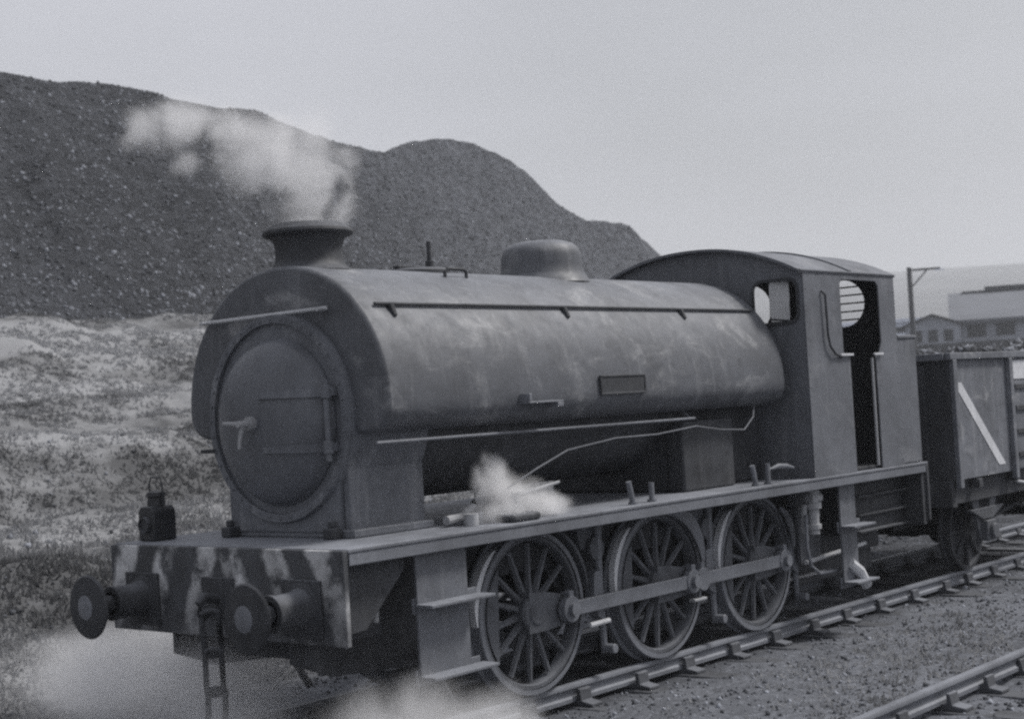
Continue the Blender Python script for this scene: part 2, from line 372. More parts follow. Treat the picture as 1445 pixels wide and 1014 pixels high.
# stones on the tip, more of them near the foot
n = 90000; iu = rng.random(n)*(n0-2); iv = rng.random(n)**1.15*82
iu = (5/.35+45/.35-20)+rng.random(n)*(78/.35)  # x from about -1 to 77
iu = np.clip(iu, 0, n0-2); a0 = iu.astype(int); b0 = np.clip(iv, 0, n1_-2).astype(int)
fu = (iu-a0)[:, None]; fv = (iv-b0)[:, None]
P = hv[a0, b0]*(1-fu)*(1-fv)+hv[a0+1, b0]*fu*(1-fv)+hv[a0, b0+1]*(1-fu)*fv+hv[a0+1, b0+1]*fu*fv
stones('tip_stones', P, .026+.10*rng.random(n)**5, M['heap_stone'])
# ash and ballast stones along the line
n = 26000; px = -6+rng.random(n)**1.3*22; py = -6.5+rng.random(n)*9.2
stones('ballast_stones', np.stack([px, py, height(px, py)+.003], -1), .008+.026*rng.random(n)**2.5, M['ballast_stone'])
n = 2600; px = -3+rng.random(n)*24; py = 2.2+rng.random(n)**1.5*14
stones('bank_stones', np.stack([px, py, height(px, py)+.01], -1), .02+.05*rng.random(n)**3, M['heap_stone'])

# dry grass on the bank
def grass(name, n, x0, x1, y0, y1, hmin, hmax):
    d = rng.random(n)**1.5; x = x0+(x1-x0)*rng.random(n); y = y0+(y1-y0)*d
    dens = vnoise(x, y, .35, 21)+.6*vnoise(x, y, 1.3, 22); keep = dens > -.16+.3*(rng.random(n)-.5); x, y = x[keep], y[keep]; n = len(x)
    z = height(x, y)
    K = 6; cx = np.repeat(x, K)+rng.normal(0, .05, n*K); cy_ = np.repeat(y, K)+rng.normal(0, .05, n*K); cz_ = height(cx, cy_)-.01
    hh = (hmin+(hmax-hmin)*rng.random(n*K)**1.6)*(1+.5*np.repeat(dens[keep] if len(dens) != n else dens, K)); a = rng.random(n*K)*2*PI
    w = .005+.0009*np.hypot(cx+9, cy_+8); lean = .8*rng.random(n*K)*hh; b = rng.random(n*K)*2*PI
    p0 = np.stack([cx-w*np.cos(a), cy_-w*np.sin(a), cz_], -1); p1 = np.stack([cx+w*np.cos(a), cy_+w*np.sin(a), cz_], -1)
    p2 = np.stack([cx+lean*np.cos(b), cy_+lean*np.sin(b), cz_+hh], -1)
    V = np.stack([p0, p1, p2], 1).reshape(-1, 3); F = np.arange(len(V)).reshape(-1, 3)
    tag(raw(name, V, F, M['grass']), kind='stuff')
grass('grass', 60000, -4, 26, 2.6, 27, .02, .11)
grass('trackside_weeds', 1500, -3, 12, -3.1, -1.5, .02, .07)

# distant hill
az = np.radians(np.linspace(20, 100, 160)); dd = np.geomspace(330, 2600, 40)
A, D = np.meshgrid(az, dd, indexing='ij')
elev = np.interp(np.degrees(az), [20, 50, 56, 60, 64, 68, 72, 80, 100], [150, 140, 128, 120, 113, 111.5, 110, 118, 130])
t = np.clip((D-330)/1170, 0, 1); Zh = -3+elev[:, None]*(t**1.25)-np.clip((D-1500)/1100, 0, 1)*40
HXf = -9.1+D*np.sin(A); HYf = -8.5+D*np.cos(A)
Zh += 16*vnoise(HXf, HYf, .0035, 31)*np.clip(t*2, 0, 1)*np.clip((1500-D)/400, .1, 1)+5*vnoise(HXf, HYf, .013, 32)*np.clip(t*2, 0, 1)*np.clip((1500-D)/400, .1, 1)
idx = np.arange(A.size).reshape(A.shape); F = np.stack([idx[:-1, :-1], idx[1:, :-1], idx[1:, 1:], idx[:-1, 1:]], -1).reshape(-1, 4)
tag(raw('distant_hill', np.stack([HXf, HYf, Zh], -1).reshape(-1, 3), F, M['hill'], smooth=True), kind='structure')

# ---------------------------------------------------------------- railway tracks
def rail_profile(yc):   # bullhead rail, top at z=0
    return [(yc-.035, -.012), (yc-.028, 0), (yc+.028, 0), (yc+.035, -.012), (yc+.035, -.035), (yc+.012, -.05), (yc+.010, -.10), (yc+.032, -.115), (yc+.032, -.145), (yc-.032, -.145), (yc-.032, -.115), (yc-.010, -.10), (yc-.012, -.05), (yc-.035, -.035)]
sl = MB(); sl.box(-.125, .125, -1.3, 1.3, -.31, -.185); sleeper0 = sl.build('sleeper', M['sleeper'], bevel=.012)
ch = MB()
ch.prism([(-.19, -.185), (.19, -.185), (.19, -.155), (.085, -.14), (.075, -.045), (.040, -.042), (.040, -.135), (-.040, -.135), (-.040, -.055), (-.07, -.055), (-.085, -.14), (-.19, -.155)], -.075, .075, 'x')
ch.box(-.05, .05, .041, .078, -.125, -.05)
chair0 = ch.build('rail_chair', M['chair'], bevel=.008)
def track(name, label, y0, xs, xe, phase):
    t = empty(name, (0, y0, 0)); tag(t, label, 'railway track')
    for s in (-1, 1):
        r = MB(); r.prism(rail_profile(s*.7525), xs, xe, 'x'); r.build('rail', M['railside'], t)
    x = phase
    while x < 42:
        so = sleeper0.copy(); col.objects.link(so); so.parent = t; so.location = (x+random.uniform(-.03, .03), random.uniform(-.04, .04), 0); so.rotation_euler = (0, 0, random.uniform(-.012, .012))
        for s in (-1, 1):
            c = chair0.copy(); col.objects.link(c); c.parent = so; c.location = (0, s*.7525, 0); c.rotation_euler = (0, 0, 0 if s > 0 else PI)
        x += .76
track('railway_track', 'railway track of chaired rails that the locomotive and wagon stand on', 0, -40, 160, -6.26)
track('railway_track', 'empty railway track in the near corner beside the ash path', -4.17, -40, 160, -6.0)
bpy.data.objects.remove(sleeper0); bpy.data.objects.remove(chair0)

# ---------------------------------------------------------------- locomotive
L = empty('saddle_tank_locomotive'); tag(L, 'grimy black six-wheeled saddle tank steam locomotive with striped buffer beam', 'locomotive')
# main frames
fr = MB()
for s in (-1, 1):
    y0, y1 = (s*.62, s*.65)
    fr.prism([(-2.36, .62), (-2.0, .48), (-1.2, .42), (-.75, .62), (-.35, .95), (.35, .95), (.75, .50), (1.0, .50), (1.4, .95), (2.1, .95), (2.45, .5), (2.65, .5), (3.0, .95), (3.7, .95), (4.1, .5), (6.2, .5), (6.2, 1.38), (-2.36, 1.38)], y0, y1, 'y')
fr.box(-2.2, -1.0, -.6, .6, .62, 1.36); fr.box(.55, 1.15, -.6, .6, .7, 1.37); fr.box(2.3, 2.8, -.6, .6, .7, 1.37); fr.box(4.0, 6.2, -.6, .6, .75, 1.37)
fr.build('frame', M['frame'], L, bevel=.006)
# footplate with valance
rb = MB(); rb.box(-2.38, 6.24, -1.27, 1.27, 1.385, 1.41)
rb.box(-2.36, 6.22, -1.262, -1.238, 1.30, 1.383); rb.box(-2.36, 6.22, 1.238, 1.262, 1.30, 1.383)
fp = rb.build('footplate', M['board'], L, bevel=.005)
# buffer beam
bb = MB(); bb.box(-2.425, -2.383, -1.27, 1.27, .78, 1.404); bmm = bb.build('buffer_beam', M['beam'], L, bevel=.006)
bb = MB(); bb.box(6.2, 6.245, -1.27, 1.27, .78, 1.38); bb.build('buffer_beam', M['frame'], L, bevel=.006)
# gusset plates behind the beam and cylinder-end plates
gp = MB()
for yy in (-1.12, 1.10): gp.prism([(-2.38, .82), (-2.38, 1.38), (-1.7, 1.38), (-1.72, 1.2), (-2.1, .84)], yy, yy+.02, 'y')
gp.box(-2.2, -1.75, -.9, .9, .75, 1.36); gp.build('beam_gusset', M['frame'], L, bevel=.006)
# drag hook
hk = MB(); hk.prism([(-2.43, 1.10), (-2.55, 1.10), (-2.66, 1.14), (-2.72, 1.10), (-2.73, 1.01), (-2.67, .95), (-2.58, .96), (-2.55, 1.02), (-2.60, 1.05), (-2.63, 1.02), (-2.655, 1.05), (-2.63, 1.075), (-2.55, 1.0), (-2.43, 1.0)][:13], -.03, .03, 'y')
hk = MB(); hk.tube([(-2.42, 0, 1.054), (-2.50, 0, 1.06), (-2.56, 0, 1.08), (-2.61, 0, 1.04), (-2.61, 0, .97), (-2.56, 0, .94), (-2.52, 0, .97)], [.035, .035, .035, .032, .03, .028, .02], 10)
hk.box(-2.45, -2.426, -.17, .17, .92, 1.2); hk.build('drag_hook', M['frame'], bmm, bevel=.006)
# three-link coupling hanging
cp = empty('coupling_chain', (-2.56, -.06, .93)); cp.parent = L
def link(ln, r=.020, w=.058):
    m = MB(); pts = []
    for k in range(29):
        a = 2*PI*k/28; x = w*max(-1, min(1, 1.25*math.cos(a))); z = w*.8*math.sin(a)+(ln/2-w*.8)*(1 if math.sin(a) > 1e-6 else -1 if math.sin(a) < -1e-6 else 0)
        pts.append((x, 0, z))
    m.tube(pts, r, 8); return m
zc = -.10
for k in range(3):
    m = link(.31); m.cyl((0, 0, .155), .032, -.075, .075, 'x', 12, Matrix.Translation((0, 0, 0))) if False else None
    lk = m.build('link', M['frame'], cp); lk.location = (-.01*k, -.02*k, zc); lk.rotation_euler = (rad(2), rad(3*(k-1)), rad(-38 if k % 2 == 0 else -50)); zc -= .262
# steam heat / brake hose beside the hook
# buffers
bf = MB(); bf.lathe([(1e-4, 0), (.17, 0), (.17, -.03), (.135, -.04), (.12, -.10), (.115, -.26), (.125, -.27), (.125, -.30), (.085, -.30)], 'x', (0, 0, 0), 32)
bf.box(-.028, -.004, -.19, .19, -.19, .19)
def make_buffer():
    b = bf.build('buffer', M['frame'], L, bevel=.005)
    h = MB(); h.lathe([(.06, -.29), (.06, -.44), (.10, -.455), (.215, -.465), (.228, -.478), (.215, -.492), (.13, -.507), (1e-4, -.515)], 'x', (0, 0, 0), 40)
    h.build('buffer_head', M['black'], b); return b
b1 = make_buffer(); b1.location = (-2.426, -.87, 1.02)
wf = MB(); wf.lathe([(.088, -.511), (.07, -.517), (1e-4, -.519)], 'x', (0, 0, 0), 24); wf.build('buffer_boss', M['rod'], b1)
b2 = copy_tree(b1, L, (-2.426, .87, 1.02)); b3 = copy_tree(b1, L, (6.246, -.87, 1.02), (0, 0, PI)); b4 = copy_tree(b1, L, (6.246, .87, 1.02), (0, 0, PI))
for b in (b3, b4): b.scale = (.8, 1, 1)
# smokebox
arc = [(.765*math.cos(a), 2.28+.765*math.sin(a)) for a in np.radians(np.linspace(-32, 212, 60))]
poly = arc+[(-.60, 1.80), (-.59, 1.44), (.59, 1.44), (.60, 1.80)]
sb = MB(); sb.prism(poly, -1.80, -1.0, 'x'); smk = sb.build('smokebox', M['smokebox'], L, bevel=.02)
rg = MB(); rg.lathe([(.70, -1.80), (.70, -1.835), (.755, -1.84), (.765, -1.80)], 'x', (0, 0, 2.28), 72); [rg.lathe([(1e-4, -1.850), (.010, -1.848), (.013, -1.838)], 'x', (0, .728*math.cos(2*PI*k/40), 2.28+.728*math.sin(2*PI*k/40)), 7) for k in range(40)]
rg.build('front_ring', M['smokebox'], smk)
sp = MB(); sp.box(-1.76, -1.0, -.66, -.60, 1.43, 2.06); sp.box(-1.76, -1.0, .60, .66, 1.43, 2.06); sp.box(-1.79, -.97, -.72, .72, 1.412, 1.47); sp.build('saddle_plate', M['smokebox'], smk, bevel=.01)
for s in (-1, 1):
    ft = MB(); ft.box(-1.90, -1.80, s*.56-.05, s*.56+.05, 1.412, 1.49); ft.cyl((-1.85, s*.56, 0), .03, 1.49, 1.54); ft.build('lubricator', M['black'], smk, bevel=.01)
st = MB(); st.box(-1.86, -1.74, .70, .86, 2.045, 2.075); st.build('foot_rung', M['black'], smk, bevel=.005)
# smokebox door
prof = [(1e-4, -2.055)]+[(.60*math.sin(t), -1.825-.23*math.cos(t)) for t in np.radians(np.linspace(8, 86, 14))]+[(.615, -1.815), (.615, -1.80)]
dr = MB(); dr.lathe(prof, 'x', (0, 0, 2.255), 80); door = dr.build('smokebox_door', M['door'], L)
def dz(r): return -1.825-.23*math.cos(math.asin(min(1, r/.6)))
for zz, ln in ((2.45, .53), (2.06, .50)):
    hs_ = MB(); N_ = 16; ys = np.linspace(-.60, -.60+ln, N_); v = []; f = []
    for i, y in enumerate(ys):
        hw = .034-.012*i/(N_-1)
        for dzz in (-hw, hw):
            r = math.hypot(y, zz+dzz-2.255); x = dz(min(r, .598))
            v += [(x-.022, y, zz+dzz), (x+.01, y, zz+dzz)]
    for i in range(N_-1):
        a = i*4; b = a+4; f += [(a, a+2, b+2, b), (a+1, b+1, b+3, a+3), (a, b, b+1, a+1), (a+2, a+3, b+3, b+2)]
    f += [(0, 1, 3, 2), (len(v)-4, len(v)-2, len(v)-1, len(v)-3)]
    hs_.add(v, f); hs_.build('hinge_strap', M['smokebox'], door)
hp = MB(); hp.cyl((-1.90, -.625, 0), .022, 1.96, 2.53, 'z', 14)
for zz in (2.45, 2.06): hp.cyl((-1.90, -.625, 0), .036, zz-.045, zz+.045, 'z', 14); hp.box(-1.89, -1.80, -.655, -.60, zz-.03, zz+.03)
hp.build('hinge_post', M['smokebox'], door, bevel=.004)
dh = MB(); dh.cyl((0, 0, 2.255), .05, -2.10, -2.03, 'x', 20); dh.cyl((0, 0, 2.255), .024, -2.19, -2.08, 'x', 14)
dh.tube([(-2.17, 0, 2.255), (-2.175, .10, 2.262), (-2.18, .17, 2.265)], [.018, .016, .014]); dh.tube([(-2.145, 0, 2.25), (-2.155, .02, 2.16), (-2.16, .03, 2.08)], [.018, .015, .013])
dh.build('door_handle', M['pipe'], door)
# saddle tank
half = [(1.1*math.sin(rad(t)), 2.36+1.035*math.cos(rad(t))*(1+.012*math.sin(rad(2*t)))) for t in range(0, 91, 6)]+[(1.097, 2.30), (1.08, 2.25), (1.045, 2.205), (.995, 2.17), (.93, 2.15), (.87, 2.14)]
outer = [(-y, z) for y, z in half[::-1]]+half[1:]
inner = [(.74*math.cos(a), 2.28+.74*math.sin(a)) for a in np.radians(np.linspace(-10, 190, 40))]
tk = MB(); tk.prism(outer+inner, -1.755, 3.62, 'x'); tank = tk.build('saddle_tank', M['tank'], L, bevel=.028, ang=28)
hr = MB(); hr.tube([(-1.60, -.850, 3.055), (3.50, -.850, 3.055)], .013, 10)
for xx in (-1.45, .55, 2.25): hr.tube([(xx, -.80, 3.04), (xx, -.88, 3.045)], .015, 8); hr.tube([(xx, -.862, 3.045), (xx, -.905, 2.965)], [.024, .018], 8)
hr.build('tank_handrail', M['black'], tank)
hr = MB(); hr.tube([(-1.60, .895, 3.035), (3.50, .895, 3.035)], .017, 10); hr.build('tank_handrail', M['black'], tank)
ff = MB(); ff.tube([(-1.81, -.58, 3.045), (-1.81, .84, 3.04)], .014, 10)
for yy in (-.5, .8): ff.tube([(-1.74, yy, 3.04), (-1.83, yy, 3.04)], .014, 8)
ff.build('front_handrail', M['bright'], tank)
npm = MB(); npm.box(.66, 1.27, -1.115, -1.085, 2.325, 2.475); npl = npm.build('name_plate', M['black'], tank, bevel=.01)
npm = MB(); npm.box(.65, 1.28, -1.122, -1.10, 2.462, 2.48); npm.box(.65, 1.28, -1.122, -1.10, 2.318, 2.336); npm.box(.65, .668, -1.122, -1.10, 2.337, 2.461); npm.box(1.262, 1.28, -1.122, -1.10, 2.337, 2.461)
nfr = npm.build('plate_border', M['black'], tank, bevel=.004)
fs = MB(); fs.box(-.36, .05, -1.20, -1.08, 2.285, 2.30); fs.box(-.36, -.33, -1.20, -1.08, 2.302, 2.36); fs.box(-.02, .05, -1.20, -1.08, 2.25, 2.284); fs.build('foot_step', M['rod'], tank, bevel=.004)
# filler, lifting loop, whistle stem on tank top
fl = MB(); fl.lathe([(.27, 3.36), (.27, 3.40), (.24, 3.42), (.10, 3.43), (1e-4, 3.43)], 'z', (-.26, 0, 0), 36); fl.box(-.50, -.02, -.03, .03, 3.425, 3.445); fl.cyl((-.10, 0, 0), .02, 3.40, 3.66, 'z', 10); fl.cyl((-.10, 0, 0), .035, 3.40, 3.50, 'z', 12); fl.build('filler_lid', M['black'], tank, bevel=.004)
lp = MB(); lp.tube([(-.41, -.45, 3.28), (-.41, -.45, 3.36), (-.38, -.45, 3.38), (-.19, -.45, 3.38), (-.16, -.45, 3.36), (-.16, -.45, 3.28)], .014, 8); lp.build('lifting_loop', M['black'], tank)
# dome and chimney
dm = MB(); dm.lathe([(.44, 3.33), (.40, 3.39), (.372, 3.43), (.365, 3.50), (.362, 3.58), (.34, 3.645), (.29, 3.69), (.21, 3.715), (.10, 3.727), (1e-4, 3.73)], 'z', (1.36, 0, 0), 56); dm.build('dome', M['tank'], L)
cm = MB(); cm.lathe([(.33, 3.30), (.325, 3.365), (.30, 3.385), (.272, 3.41), (.255, 3.46), (.25, 3.53), (.262, 3.59), (.285, 3.625), (.335, 3.64), (.345, 3.655), (.338, 3.675), (.30, 3.705), (.27, 3.725), (.235, 3.725), (.21, 3.68), (.20, 3.3)], 'z', (-1.42, 0, 0), 64); cm.build('chimney', M['black'], L)
# boiler & firebox
bo = MB(); bo.cyl((0, 0, 2.27), .68, -1.0, 2.2, 'x', 48); bo.build('boiler', M['frame'], L)
fbx = MB(); fbx.prism([(-.68, 1.412), (-.68, 2.3), (-.6, 2.7), (.6, 2.7), (.68, 2.3), (.68, 1.412)], 2.17, 3.78, 'x'); fbx.build('firebox', M['frame'], L, bevel=.03)
sw = MB()  # low side boxes & reversing rod
sw.tube([(-1.80, -1.0, 2.075), (2.16, -1.0, 2.07)], .012, 8);
for xx in (-1.5, 2.1): sw.tube([(xx, -1.0, 2.073), (xx, -.90, 2.15)], .008, 8)
sw.build('ejector_pipe', M['rod'], L)
wp = MB(); pts = [(-.50, -1.05, 1.66), (-.15, -1.05, 1.78), (.25, -1.05, 1.90), (.9, -1.05, 1.96), (1.5, -1.05, 1.96), (2.1, -1.05, 2.0), (2.5, -1.05, 1.95), (2.9, -1.05, 1.93), (3.1, -1.03, 2.04), (3.25, -.96, 2.18)]
wp.tube(pts, .007, 8); wp.build('sand_pipe', M['cab'], L)
lv = MB(); lv.tube([(-.38, -1.05, 1.60), (.12, -1.05, 1.66)], [.022, .012], 8); lv.cyl((-.42, -1.05, 0), .03, 1.41, 1.62); lv.build('cylinder_cock_lever', M['pipe'], L)
bx_ = MB(); bx_.box(-.62, -.30, -1.20, -1.0, 1.412, 1.47); bx_.build('toolbox', M['frame'], L, bevel=.02)
vl = MB(); vl.tube([(-.98, -.85, 1.46), (-.80, -.85, 1.47), (-.70, -.88, 1.55), (-.66, -.88, 1.68)], .035, 10); vl.cyl((-.72, -.92, 0), .05, 1.412, 1.50); vl.cyl((-.85, -.98, 0), .055, 1.412, 1.50); vl.build('drain_valve', M['pipe'], L)
for xx, zt, tilt in ((.95, 1.60, -.05), (1.22, 1.57, 0), (2.88, 1.60, -.05), (3.10, 1.60, 0)):
    m = MB(); m.tube([(xx+tilt, -1.15, zt), (xx, -1.15, 1.41)], .024, 10); m.cyl((xx, -1.15, 0), .04, 1.41, 1.43); m.build('oil_pot', M['rod'], L)
m = MB(); m.tube([(3.10, -1.15, 1.545), (3.18, -1.15, 1.55), (3.30, -1.15, 1.565), (3.45, -1.15, 1.555), (3.58, -1.15, 1.53)], [.010, .012, .024, .022, .010], 10); m.build('oil_can_spout', M['rod'], L)
# sandboxes seen under the tank
m = MB(); m.prism([(2.15, 1.41), (2.15, 1.98), (2.25, 2.04), (3.0, 2.04), (3.0, 1.41)], -.86, -.68, 'y'); m.build('sandbox', M['frame'], L, bevel=.02)
# cab ------------------------------------------------------------------------
cab = empty('cab', (0, 0, 0)); cab.parent = L
def roof_z(y): return 3.72-.30*(abs(y)/1.24)**2.2
CY = 1.235
def sheet_with_hole(outer, hole, a, b, axis):
    """outer polygon with a hole: bridged into one polygon ring via bmesh fill"""
    bm = bmesh.new()
    P = (lambda p, t: {'x': (t, p[0], p[1]), 'y': (p[0], t, p[1])}[axis])
    loops = [outer]+hole; es = []
    for lp_ in loops:
        vs_ = [bm.verts.new(P(p, a)) for p in lp_]
        es += [bm.edges.new((vs_[i], vs_[(i+1) % len(vs_)])) for i in range(len(vs_))]
    r = bmesh.ops.triangle_fill(bm, edges=es, use_beauty=True)
    faces = [e for e in r['geom'] if isinstance(e, bmesh.types.BMFace)]
    ex = bmesh.ops.extrude_face_region(bm, geom=faces)
    d = Vector((b-a, 0, 0)) if axis == 'x' else Vector((0, b-a, 0))
    bmesh.ops.translate(bm, verts=[e for e in ex['geom'] if isinstance(e, bmesh.types.BMVert)], vec=d)
    bmesh.ops.recalc_face_normals(bm, faces=bm.faces)
    vv = [tuple(v.co) for v in bm.verts]; bm.verts.index_update(); ff_ = [tuple(v.index for v in f.verts) for f in bm.faces]; bm.free()
    m = MB(); m.v = vv; m.f = ff_; return m
def rrect(x0, x1, z0, z1, r, n=5):
    o = []
    for cx, cz_, a0_ in ((x1-r, z1-r, 0), (x0+r, z1-r, 90), (x0+r, z0+r, 180), (x1-r, z0+r, 270)):
        for k in range(n+1):
            a = rad(a0_+90*k/n); o.append((cx+r*math.cos(a), cz_+r*math.sin(a)))
    return o
top = [(y, roof_z(y)-.02) for y in np.linspace(CY, -CY, 25)]
fo = [(-CY, 1.412), (CY, 1.412)]+top
win = rrect(-1.185, -.69, 2.92, 3.345, .10)
win2 = [(-y, z) for y, z in win][::-1]
m = sheet_with_hole(fo, [win, win2], 3.80, 3.825, 'x'); cf = m.build('front_sheet', M['cab'], cab)
for sgn in (-1, 1):
    y0, y1 = sorted((sgn*1.185, sgn*.69))
    rim = MB(); a = rrect(y0-.012, y1+.012, 2.905, 3.36, .11); b = rrect(y0+.012, y1-.012, 2.935, 3.33, .09)
    n_ = len(a); v = [(3.785, *p) for p in a]+[(3.785, *p) for p in b]+[(3.80, *p) for p in a]+[(3.80, *p) for p in b]; f = []
    for i in range(n_):
        j = (i+1) % n_; f += [(i, j, j+n_, i+n_), (i, i+2*n_, j+2*n_, j), (i+n_, j+n_, j+3*n_, i+3*n_)]
    rim.add(v, f); rim.build('window_frame', M['black'], cf)
# pivoted, half open front pane
gp_ = MB(); gp_.prism([(-.17, -.20), (.17, -.20), (.19, -.1), (.19, .16), (.15, .20), (-.15, .20), (-.19, .16), (-.19, -.1)], -.006, .006, 'x'); pane = gp_.build('window_pane', M['glass'], cf, loc=(3.84, -.96, 3.14)); pane.rotation_euler = (0, 0, rad(20)); pane.scale = (1, .52, 1)
gf = MB(); gf.tube([(0, -.19, -.17), (0, -.19, .2), (0, .19, .2), (0, .19, -.17), (0, -.19, -.2)], .013, 8); q = gf.build('pane_bar', M['black'], cf, loc=(3.84, -.96, 3.14)); q.rotation_euler = (0, 0, rad(20)); q.scale = (1, .52, 1)
# rear sheet with round window
def circ(cy_, cz_, r, n=28): return [(cy_+r*math.cos(2*PI*k/n), cz_+r*math.sin(2*PI*k/n)) for k in range(n)]
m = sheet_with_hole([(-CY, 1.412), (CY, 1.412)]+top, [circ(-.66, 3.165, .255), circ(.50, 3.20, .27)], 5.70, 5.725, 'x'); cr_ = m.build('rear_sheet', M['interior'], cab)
for sgn in (-1, 1):
    wb = MB()
    if sgn > 0: continue
    for k in range(5):
        zz = 2.99+.088*k; hw = math.sqrt(max(0, .25**2-(zz-3.165)**2)); wb.tube([(5.74, sgn*.66-hw, zz), (5.74, sgn*.66+hw, zz)], .009, 8)
    wb.build('window_bars', M['black'], cr_)
# side sheets with the shaped doorway
for s in (-1, 1):
    zt = roof_z(CY)-.01
    outer_ = [(3.80, 1.412), (4.66, 1.412), (4.66, 2.56), (4.60, 2.575), (4.53, 2.62), (4.53, 3.30), (4.57, 3.345), (5.30, 3.345), (5.36, 3.30), (5.36, 2.72), (5.30, 2.60), (5.25, 2.575), (5.22, 2.56), (5.22, 1.412), (5.725, 1.412), (5.725, zt), (3.80, zt)]
    m = MB(); y0 = s*CY; m.prism(outer_, y0, y0+s*.018, 'y')
    for px_, pz_ in [(3.84, 1.48+.16*k) for k in range(12)]+[(3.9+.16*k, zt-.035) for k in range(11)]+[(5.69, 1.48+.16*k) for k in range(12)]+[(4.62, 1.5+.16*k) for k in range(6)]:
        m.lathe([(1e-4, y0+s*.023), (.007, y0+s*.022), (.009, y0+s*.0185)], 'y', (px_, 0, pz_), 7)
    sh = m.build('side_sheet', M['cab'], cab, bevel=.003)
    m = MB(); m.tube([(4.12, y0+s*.03, 3.22), (4.16, y0+s*.05, 3.18), (4.17, y0+s*.05, 2.80), (4.20, y0+s*.05, 2.68), (4.30, y0+s*.05, 2.60), (4.47, y0+s*.03, 2.565)], .012, 8); m.build('cab_handrail', M['frame'], sh)
    m = MB(); m.box(4.42, 4.68, y0-.03, y0+s*.05, 2.575, 2.60); m.box(5.13, 5.34, y0-.03, y0+s*.05, 2.575, 2.60); m.build('arm_ledge', M['bright'], sh, bevel=.004)
    m = MB(); m.tube([(5.10, y0+s*.03, 1.45), (5.10, y0+s*.03, 2.55)], .016, 8); m.build('doorway_handrail', M['pipe'], sh)
m = MB(); rp = [(y, roof_z(y)+.012) for y in np.linspace(-1.26, 1.26, 33)]; rp2 = [(y, z-.028) for y, z in rp[::-1]]
m.prism(rp+rp2, 3.71, 5.75, 'x'); rf = m.build('cab_roof', M['roof'], cab, ang=40)
m = MB()
for xx in (4.75,):
    rp_ = [(y, roof_z(y)+.028) for y in np.linspace(-1.25, 1.25, 33)]; m.prism(rp_+[(y, z-.020) for y, z in rp_[::-1]], xx, xx+.05, 'x')
m.build('roof_seam', M['roof'], rf, ang=40)
m = MB(); m.tube([(3.73, -1.255, roof_z(1.25)), (5.73, -1.255, roof_z(1.25))], .014, 8); m.build('gutter', M['roof'], rf)
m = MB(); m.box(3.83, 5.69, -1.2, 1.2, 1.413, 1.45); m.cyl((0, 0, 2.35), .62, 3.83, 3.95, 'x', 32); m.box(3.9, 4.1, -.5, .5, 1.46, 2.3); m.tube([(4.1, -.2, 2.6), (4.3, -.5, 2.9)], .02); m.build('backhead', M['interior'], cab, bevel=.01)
# bunker
m = MB(); m.box(5.727, 6.20, -1.235, 1.235, 1.412, 2.755); bk = m.build('bunker', M['cab'], L, bevel=.02)
m = MB(); m.tube([(5.74, -1.24, 2.765), (6.20, -1.24, 2.765), (6.20, 1.24, 2.765), (5.74, 1.24, 2.765)], .018, 8); m.build('bunker_rim', M['cab'], bk)
n = 900; P = np.stack([5.78+rng.random(n)*.38, -1.1+rng.random(n)*2.2, 2.74+rng.random(n)*.04], -1); co = stones('bunker_coal', P, .02+.035*rng.random(n), M['coal']); co.parent = L
# underside of bunker: drag box plates with ledges
m = MB(); m.box(4.95, 6.19, -1.0, 1.0, .74, 1.30); m.box(6.12, 6.195, -1.24, -.99, .74, 1.30)
for zz in (.76, .93, 1.12): m.box(4.96, 6.13, -1.09, -.99, zz, zz+.02)
m.build('drag_box', M['frame'], L, bevel=.004)
m = MB(); m.box(4.5, 6.15, -.58, .58, .26, .76); m.box(2.6, 3.9, -.5, .5, .28, .9); m.build('ashpan_and_dark_fill', M['frame'], L, bevel=.02)  # box under the bunker is added to darken the gap beneath it
# steps
def step(x0, x1, zb, name='cab_step'):
    for s in (-1, 1):
        m = MB(); y = s*1.16; m.box(x0, x1, y-.012, y+.012, zb, 1.384); o = m.build(name, M['cab'], L, bevel=.004)
        for zz in (zb+.02, (zb+1.384)/2+.03):
            t_ = MB(); ya, yb = sorted((y+s*.012, y+s*.17)); t_.box(x0-.02, x1+.12, ya, yb, zz, zz+.022); t_.box(x0-.02, x1+.12, *sorted((y-s*.012, y-s*.03)), zz-.05, zz+.06); t_.build('tread', M['board'], o, bevel=.004)
step(-1.66, -1.14, .42, 'front_step'); step(4.40, 4.72, .30, 'cab_step')
# injector pipework under the cab
m = MB(); m.cyl((4.02, -1.08, 0), .055, .85, 1.28); m.cyl((4.02, -1.08, 0), .085, 1.10, 1.16); m.cyl((4.02, -1.08, 0), .075, .90, .95); m.cyl((0, -1.08, 1.2), .05, 3.95, 4.15, 'x'); m.tube([(4.1, -1.08, 1.28), (4.16, -1.08, 1.18), (4.10, -1.08, 1.02)], .03)
m.tube([(3.90, -1.05, 1.15), (3.92, -1.02, .9), (4.0, -1.0, .8)], .03); m.build('injector', M['pipe'], L, bevel=.004)
m = MB(); m.tube([(3.88, -1.08, 1.05), (3.86, -1.08, .75), (3.92, -1.08, .55), (4.08, -1.08, .46), (4.4, -1.08, .45), (4.62, -1.08, .47)], .018, 8); m.build('injector_pipe', M['rod'], L)
m = MB(); m.tube([(4.10, -.92, .56), (5.35, -.92, .62)], .024, 10); m.build('water_pipe', M['bright'], L)
m = MB(); m.tube([(4.52, -1.18, .52), (4.66, -1.20, .42), (4.80, -1.2, .26)], [.05, .06, .055], 10); m.build('overflow_pipe', M['bright'], L)
m = MB(); m.prism([(4.05, .55), (4.45, .55), (4.5, 1.35), (4.0, 1.35)], -.9, -.86, 'y'); m.build('ashpan_plate', M['wheel'], L)
